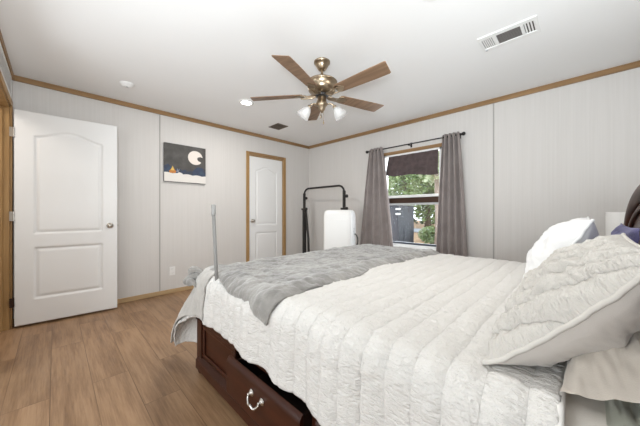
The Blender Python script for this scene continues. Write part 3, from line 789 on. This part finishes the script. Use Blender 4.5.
# ------------------------------------------------------------------ pillows
def pillow(name, label, A, e1, e2, w, h, tf, tb, mf, mb_, piping=None, seed=0, group=None, ears=.04, pe=(3.4, .55), chan=0.0):
    A = Vector(A); e1 = Vector(e1).normalized(); e2 = Vector(e2).normalized(); n = e2.cross(e1); n.normalize()
    if n.z < 0 and abs(n.z) > .2: n = -n
    root = thing(name, label, 'pillow', A, 0, group)
    N = 130 if chan else 64
    def pt_(i, j, side):
        s_, t_ = 2 * i / (N - 1) - 1, 2 * j / (N - 1) - 1
        # sides pull in between the pinched corners
        ps = s_ * (1 - ears * (1 - t_ * t_)); pt2 = t_ * (1 - ears * 1.3 * (1 - s_ * s_))
        prof = (max(0, 1 - abs(s_) ** pe[0]) ** pe[1]) * (max(0, 1 - abs(t_) ** 2.4) ** .62)
        p = A + e1 * (w * (ps + 1) / 2) + e2 * (h * (pt2 + 1) / 2)
        wr = .016 * fb((s_ * 1.0 + seed, t_, side), 2.2, 3) + .006 * fb((s_ + seed, t_, side + 4), 9, 3)
        T_ = tf if side > 0 else tb
        if chan and side > 0:
            uu = w * (s_ + 1) / 2 * .92 + h * (t_ + 1) / 2 * .40
            wr += chan * (abs(math.sin(PI * uu / .085)) ** .5 - .7) + .3 * chan * fb((uu * 30, t_ * 9, seed), 1.0, 2)
        edge = min(1, (1 - max(abs(s_), abs(t_))) * 6)
        return p + n * (side * (T_ * prof + .003 * edge) + wr * edge - .018 * (1 - t_ * t_) * abs(s_) ** 3 + .006 * fb((s_ * 1.2 + seed, t_ * 1.2, 7), 3, 2))
    b = MB(); b.grid(N, N, lambda i, j: pt_(i, j, 1), uvf=lambda i, j: (w * i / (N - 1) * .92 + h * j / (N - 1) * .40, h * j / (N - 1) * .92 - w * i / (N - 1) * .40)); b.build('front_cover', mf, root, smooth=True)
    b = MB(); b.grid(N, N, lambda i, j: pt_(i, j, -1)); b.build('back_cover', mb_, root, smooth=True)
    if piping:
        per = [(i, 0) for i in range(N)] + [(N - 1, j) for j in range(1, N)] + [(i, N - 1) for i in range(N - 2, -1, -1)] + [(0, j) for j in range(N - 2, 0, -1)]
        b = MB(); b.tube([pt_(i, j, 1) + n * .001 for i, j in per], piping, 8, closed=True); b.build('piping', mf, root, smooth=True)
    return root
up = (.255, 0, .273)
pillow('quilted_sham', 'large quilted white sham with corded edge nearest the camera', (-.175, .785, .705), (0, 1, 0), up, .755, .425, .078, .12, M['sham'], M['plain'], .0062, 1, 'pillow shams on the bed', chan=.013)
pillow('quilted_sham', 'white sham farthest from the camera, on the window side of the bed', (-.20, 1.64, .705), (0, 1, 0), (.23, 0, .35), .78, .43, .10, .09, M['pilloww'], M['pilloww'], .006, 2, 'pillow shams on the bed')
bp = pillow('pillow', 'plain beige pillow squeezed under the nearest quilted sham', (-.030, .735, .728), (0, 1, 0), (.80, 0, .30), .78, .25, .055, .03, M['beige'], M['beige'], None, 3, None, .05, (2.2, .7))
pillow('pillow', 'thin grey-green pillow lying lowest at the head of the bed', (.035, .745, .690), (0, 1, 0), (1, 0, .06), .74, .15, .016, .006, M['greenish'], M['greenish'], None, 9)
pillow('throw_pillow', 'indigo throw pillow tucked behind the white shams by the headboard', (.105, 1.50, .70), (0, 1, 0), (.13, 0, 1), .60, .345, .050, .040, M['purple'], M['mauve'], None, 6)

# ------------------------------------------------------------------ nightstand and lamp on the window side
ns = thing('nightstand', 'dark wooden nightstand beside the headboard on the window side', 'nightstand', (.19, 3.10, 0))
MB().box(-.03, .41, 2.86, 3.34, .58, .61).build('top', M['mahogY'], ns, bevel=.006)
MB().box(.0, .40, 2.88, 3.32, .10, .58).build('body', M['mahogZ'], ns, bevel=.003)
for z in (.14, .36):
    d = MB().box(-.014, .002, 2.90, 3.30, z, z + .19).build('drawer', M['mahogY'], ns, bevel=.004)
    MB().lathe([(0, 0), (.006, 0), (.006, .012), (.013, .018), (.012, .026), (0, .028)], n=14, mat=Matrix.Translation((-.014, 3.10, z + .095)) @ Matrix.Rotation(-PI / 2, 4, 'Y')).build('knob', M['silver'], d, smooth=True)
for x in (.03, .37):
    for y in (2.91, 3.29): MB().tube([(x, y, .10), (x, y, 0)], [.022, .014], 10).build('leg', M['mahogZ'], ns)
lp = thing('table_lamp', 'white drum-shade lamp half hidden behind the headboard', 'lamp', (.265, 3.08, .61))
MB().lathe([(0, 0), (.07, 0), (.07, .012), (.02, .022), (.030, .08), (.042, .14), (.030, .20), (.012, .23), (.010, .33), (0, .33)], c=(.265, 3.08, .61), n=24).build('base', M['plastic'], lp, smooth=True)
MB().lathe([(.125, 0), (.127, 0), (.127, .215), (.125, .215), (.125, 0)], c=(.265, 3.08, .884), n=40).build('lamp_shade', M['shade'], lp, smooth=False)

# ------------------------------------------------------------------ corner: black rack and white portable unit
rk = thing('rack', 'tall black metal rack with a rounded top bar and clamps in the corner', 'rack', (-3.16, 3.28, 0))
ax0, ax1, ry = -3.655, -2.70, 3.27
def post(x): 
    b = MB(); b.box(x - .019, x + .019, ry - .019, ry + .019, 1.10, 1.445); return b.build('upper_post', M['blackmetal'], rk, bevel=.004)
for x in (ax0, ax1):
    post(x)
    b = MB(); b.box(x - .027, x + .027, ry - .027, ry + .027, .05, 1.15); b.build('lower_post', M['blackmetal'], rk, bevel=.004)
    b = MB(); b.box(x - .05, x + .05, ry - .034, ry + .034, 1.135, 1.168); b.build('clamp', M['blackmetal'], rk, bevel=.006)
    for z in (1.355, 1.155):
        b = MB(); b.lathe([(0, 0), (.009, 0), (.009, .025), (.026, .030), (.026, .048), (.018, .054), (0, .055)], n=14, mat=Matrix.Translation((x + .015, ry, z)) @ Matrix.Rotation(PI / 2, 4, 'Y')); b.build('knob', M['blackmetal'], rk, smooth=True)
    b = MB(); b.box(x - .02, x + .02, ry - .14, ry + .20, .02, .055); b.build('foot_bar', M['blackmetal'], rk, bevel=.004)
pts = [(ax0, ry, 1.430), (ax0 + .012, ry, 1.473), (ax0 + .05, ry, 1.513), (ax0 + .10, ry, 1.530)] + [(ax0 + .10 + (ax1 - ax0 - .2) * k / 10, ry, 1.530) for k in range(1, 10)] + [(ax1 - .10, ry, 1.530), (ax1 - .05, ry, 1.513), (ax1 - .012, ry, 1.473), (ax1, ry, 1.430)]
MB().tube(pts, .017, 10).build('top_bar', M['blackmetal'], rk, smooth=True)
MB().tube([(ax0 + .05, ry - .01, 1.13), (ax0 + .13, ry - .02, .62), (ax0 + .15, ry - .02, .06)], .021, 8).build('brace', M['blackmetal'], rk, smooth=True)
b = MB(); b.box(ax0, ax1, ry - .015, ry + .015, .06, .09); b.build('bottom_bar', M['blackmetal'], rk, bevel=.004)

au = thing('portable_air_conditioner', 'tall rounded white portable air unit in the corner beside the left curtain', 'air conditioner', (-2.445, 2.865, 0), math.radians(25))
def loc(b): b.bm.transform(loc_mat(au)); return b
W2, D2, HT = .205, .15, 1.13
def rr_sec(w, d, r, n=6):
    out = []
    for cx_, cy_, a0 in ((w - r, d - r, 0), (-w + r, d - r, 90), (-w + r, -d + r, 180), (w - r, -d + r, 270)):
        for k in range(n + 1):
            a = math.radians(a0 + 90 * k / n); out.append((cx_ + r * math.cos(a), cy_ + r * math.sin(a)))
    return out
prof = [(.0, .04), (.0, .3), (0, .7), (0, 1.03), (.004, 1.07), (.014, 1.105), (.032, 1.124), (.06, HT)]
b = MB(); rows = []
for ins, z in prof:
    rows.append([(x, y, z) for x, y in rr_sec(W2 - ins, D2 - ins, .045)])
V = b.grid(len(rows), len(rows[0]), lambda i, j: rows[i][j], closed_v=True)
b.bm.faces.new(V[-1]); b.bm.faces.new(V[0][::-1]); loc(b); b.build('body', M['plastic'], au, smooth=True)
b = MB(); b.box(-W2 + .05, W2 - .05, -D2 - .004, -D2 + .004, .16, 1.0); loc(b); b.build('front_panel', M['plastic'], au, bevel=.003)
for k in range(5):
    b = MB(); b.box(W2 - .002, W2 + .002, -.05, .05, .78 + k * .022, .786 + k * .022); loc(b); b.build('side_louver', M['plasticgrey'], au)
b = MB(); pts = [(W2 + .004 + .045 * math.sin(a), .03, .80 + .09 * -math.cos(a) - .10) for a in [PI * k / 12 for k in range(13)]]; b.tube(pts, .009, 8); loc(b); b.build('cord_loop', M['blackmetal'], au, smooth=True)
for x in (-.15, .15):
    for y in (-.10, .10):
        b = MB(); b.lathe([(0, -.02), (.012, -.018), (.02, 0), (.012, .018), (0, .02)], n=12, mat=Matrix.Translation((x, y, .021)) @ Matrix.Rotation(PI / 2, 4, 'X')); loc(b); b.build('caster', M['plasticgrey'], au, smooth=True)

# ------------------------------------------------------------------ outdoors beyond the window
GZ = -.60
m = new_mat('leaf_litter', (.3, .2, .12), .95); t_ = NT(m); v = t_.coord()
n1 = t_.noise(v, 3.5, 6, .7); t_.color(t_.ramp(n1, [(.3, (.12, .085, .045)), (.5, (.33, .21, .12)), (.7, (.46, .33, .22))])); t_.bump(n1, .5, .05)
gr = MB(); gr.grid(50, 50, lambda i, j: (-34 + 50 * i / 49, YW + .6 + 46 * j / 49, GZ + .06 * fb((i, j, 0), .3)))
struct(gr.build('ground', m, smooth=True))
MB_road = MB(); MB_road.box(-34, 14, 21.0, 25.0, GZ + .02, GZ + .08)
struct(MB_road.build('road', new_mat('asphalt', (.26, .28, .31), .9)))

sh = thing('garden_shed', 'dark blue-grey shed door panel standing outside the window', 'shed', (-8.3, 11.6, GZ))
X0, X1 = -7.55, -6.05; SY = 11.3
m_shed = new_mat('dark_slate_paint', (.020, .024, .036), .6)
MB().box(X0, X1, SY, SY + 1.6, GZ + .02, 1.42).build('body', m_shed, sh, bevel=.02)
MB().box(X0 - .06, X1 + .06, SY - .06, SY + 1.7, 1.42, 1.430).build('lid', new_mat('pale_shed_trim', (.52, .54, .55), .6), sh, bevel=.02)
for s_ in (0, 1):
    xa = X0 + .06 + s_ * (X1 - X0 - .1) / 2
    d = MB().box(xa, xa + (X1 - X0 - .16) / 2, SY - .03, SY, GZ + .14, 1.36).build('door', m_shed, sh, bevel=.01)
    for z in (.95, 1.18): MB().box(xa + (.05 if s_ == 0 else .62), xa + (.29 if s_ == 0 else .86), SY - .05, SY - .03, z + .02, z + .10).build('hinge', M['plastic'], d)

m_bark = mat_wood('pale_bark', (.20, .15, .12), (.46, .38, .33), .9, 'Z', .35)
m_bark2 = mat_wood('brown_bark', (.07, .05, .04), (.16, .12, .09), .9, 'Z', .35)
def mat_leaf(name, a, c):
    m = new_mat(name, a, .7); t_ = NT(m); t_.color(t_.ramp(t_.noise(t_.coord(), 2.2, 3), [(.35, a), (.65, c)]))
    t_.b.inputs['Subsurface Weight'].default_value = 0.0
    return m
m_l1 = mat_leaf('green_leaves', (.10, .16, .055), (.26, .34, .14)); m_l2 = mat_leaf('pale_leaves', (.30, .36, .22), (.50, .55, .38)); m_l3 = mat_leaf('dark_leaves', (.035, .06, .025), (.09, .13, .05))
def leaves(c, rad, n, size, rs, mat, name, parent):
    b = MB()
    for _ in range(n):
        d = Vector((rs.gauss(0, 1), rs.gauss(0, 1), rs.gauss(0, 1))).normalized() * (rs.random() ** .45)
        p = Vector(c) + Vector((d.x * rad[0], d.y * rad[1], d.z * rad[2]))
        a = Vector((rs.gauss(0, 1), rs.gauss(0, 1), rs.gauss(0, .6))).normalized(); e = a.cross(Vector((rs.gauss(0, 1), rs.gauss(0, 1), rs.gauss(0, 1)))).normalized()
        s_ = size * rs.uniform(.6, 1.4)
        b.bm.faces.new([b.bm.verts.new(q) for q in (p - a * s_, p + e * s_ * .45, p + a * s_, p - e * s_ * .45)])
    return b.build(name, mat, parent)
def tree(x, y, h, r, crown_z, crown, n, mat, bark, label, seed, size=.16):
    rs = random.Random(seed)
    tr = thing('tree', label, 'tree', (x, y, GZ), 0, 'trees outside the window')
    pts = [(x + .12 * math.sin(k * .7 + seed) * k / 8, y, GZ + h * k / 8) for k in range(9)]
    MB().tube(pts, [r * (1.25 - .9 * k / 8) if k else r * 1.5 for k in range(9)], 10).build('trunk', bark, tr, smooth=True)
    b = MB()
    for k in range(6):
        z = GZ + h * rs.uniform(.4, .9); a = rs.uniform(0, 6.28)
        b.tube([(x, y, z), (x + .5 * math.cos(a), y + .5 * math.sin(a), z + .3), (x + crown[0] * .8 * math.cos(a), y + crown[1] * .8 * math.sin(a), z + .9)], [r * .35, r * .22, r * .06], 6)
    b.build('branches', bark, tr, smooth=True)
    leaves((x, y, GZ + crown_z), crown, n, size, rs, mat, 'crown', tr)
tree(-6.2, 17.5, 8, .20, 5.6, (1.5, 1.3, 2.6), 1200, m_l2, m_bark, 'pale trunked tree seen right of the shed through the window', 1)
tree(-4.75, 12.6, 7, .11, 5.2, (1.6, 1.6, 2.2), 1100, m_l2, m_bark, 'nearest pale trunk at the right side of the window view', 2)
tree(-9.9, 19.5, 8, .17, 4.6, (2.0, 1.6, 3.0), 1900, m_l1, m_bark2, 'green tree rising behind the shed', 3)
tree(-14.4, 22.6, 9, .2, 4.8, (2.3, 1.9, 3.6), 2200, m_l2, m_bark, 'leafy tree at the left side of the window view', 4)
tree(-11.8, 28.5, 9, .25, 5.0, (2.4, 2, 4.6), 2400, m_l1, m_bark2, 'broad green tree across the road behind the shed', 5, .26)
tree(-18.2, 29.5, 9, .25, 5.0, (3.4, 2.4, 4.6), 2400, m_l1, m_bark2, 'broad green tree across the road at the far left', 6, .26)
tree(-7.0, 27.5, 9, .2, 4.8, (2.0, 1.8, 4.4), 2000, m_l2, m_bark, 'pale leaved tree across the road at the right', 7, .24)
tree(-13.8, 37.5, 10, .25, 4.6, (7, 3, 5.4), 2600, m_l3, m_bark2, 'dark tree farthest back across the road', 8, .34)
def bush(x, y, r, mat, label, seed):
    rs = random.Random(seed); bs = thing('bush', label, 'bush', (x, y, GZ), 0, 'bushes outside the window')
    leaves((x, y, GZ + r * .75), (r, r * .8, r * .8), 700, .09, rs, mat, 'foliage', bs)
    b = MB()
    for k in range(5): a = rs.uniform(0, 6.28); b.tube([(x, y, GZ), (x + r * .5 * math.cos(a), y + r * .5 * math.sin(a), GZ + r)], [.02, .008], 6)
    b.build('stems', m_bark2, bs)
bush(-5.35, 13.6, .65, m_l1, 'green bush on the ground right of the shed', 11)
bush(-6.3, 15.2, .55, m_l2, 'pale bush behind the shed corner', 12)
bush(-4.4, 14.4, .7, m_l1, 'green bush at the foot of the nearest pale trunk', 13)
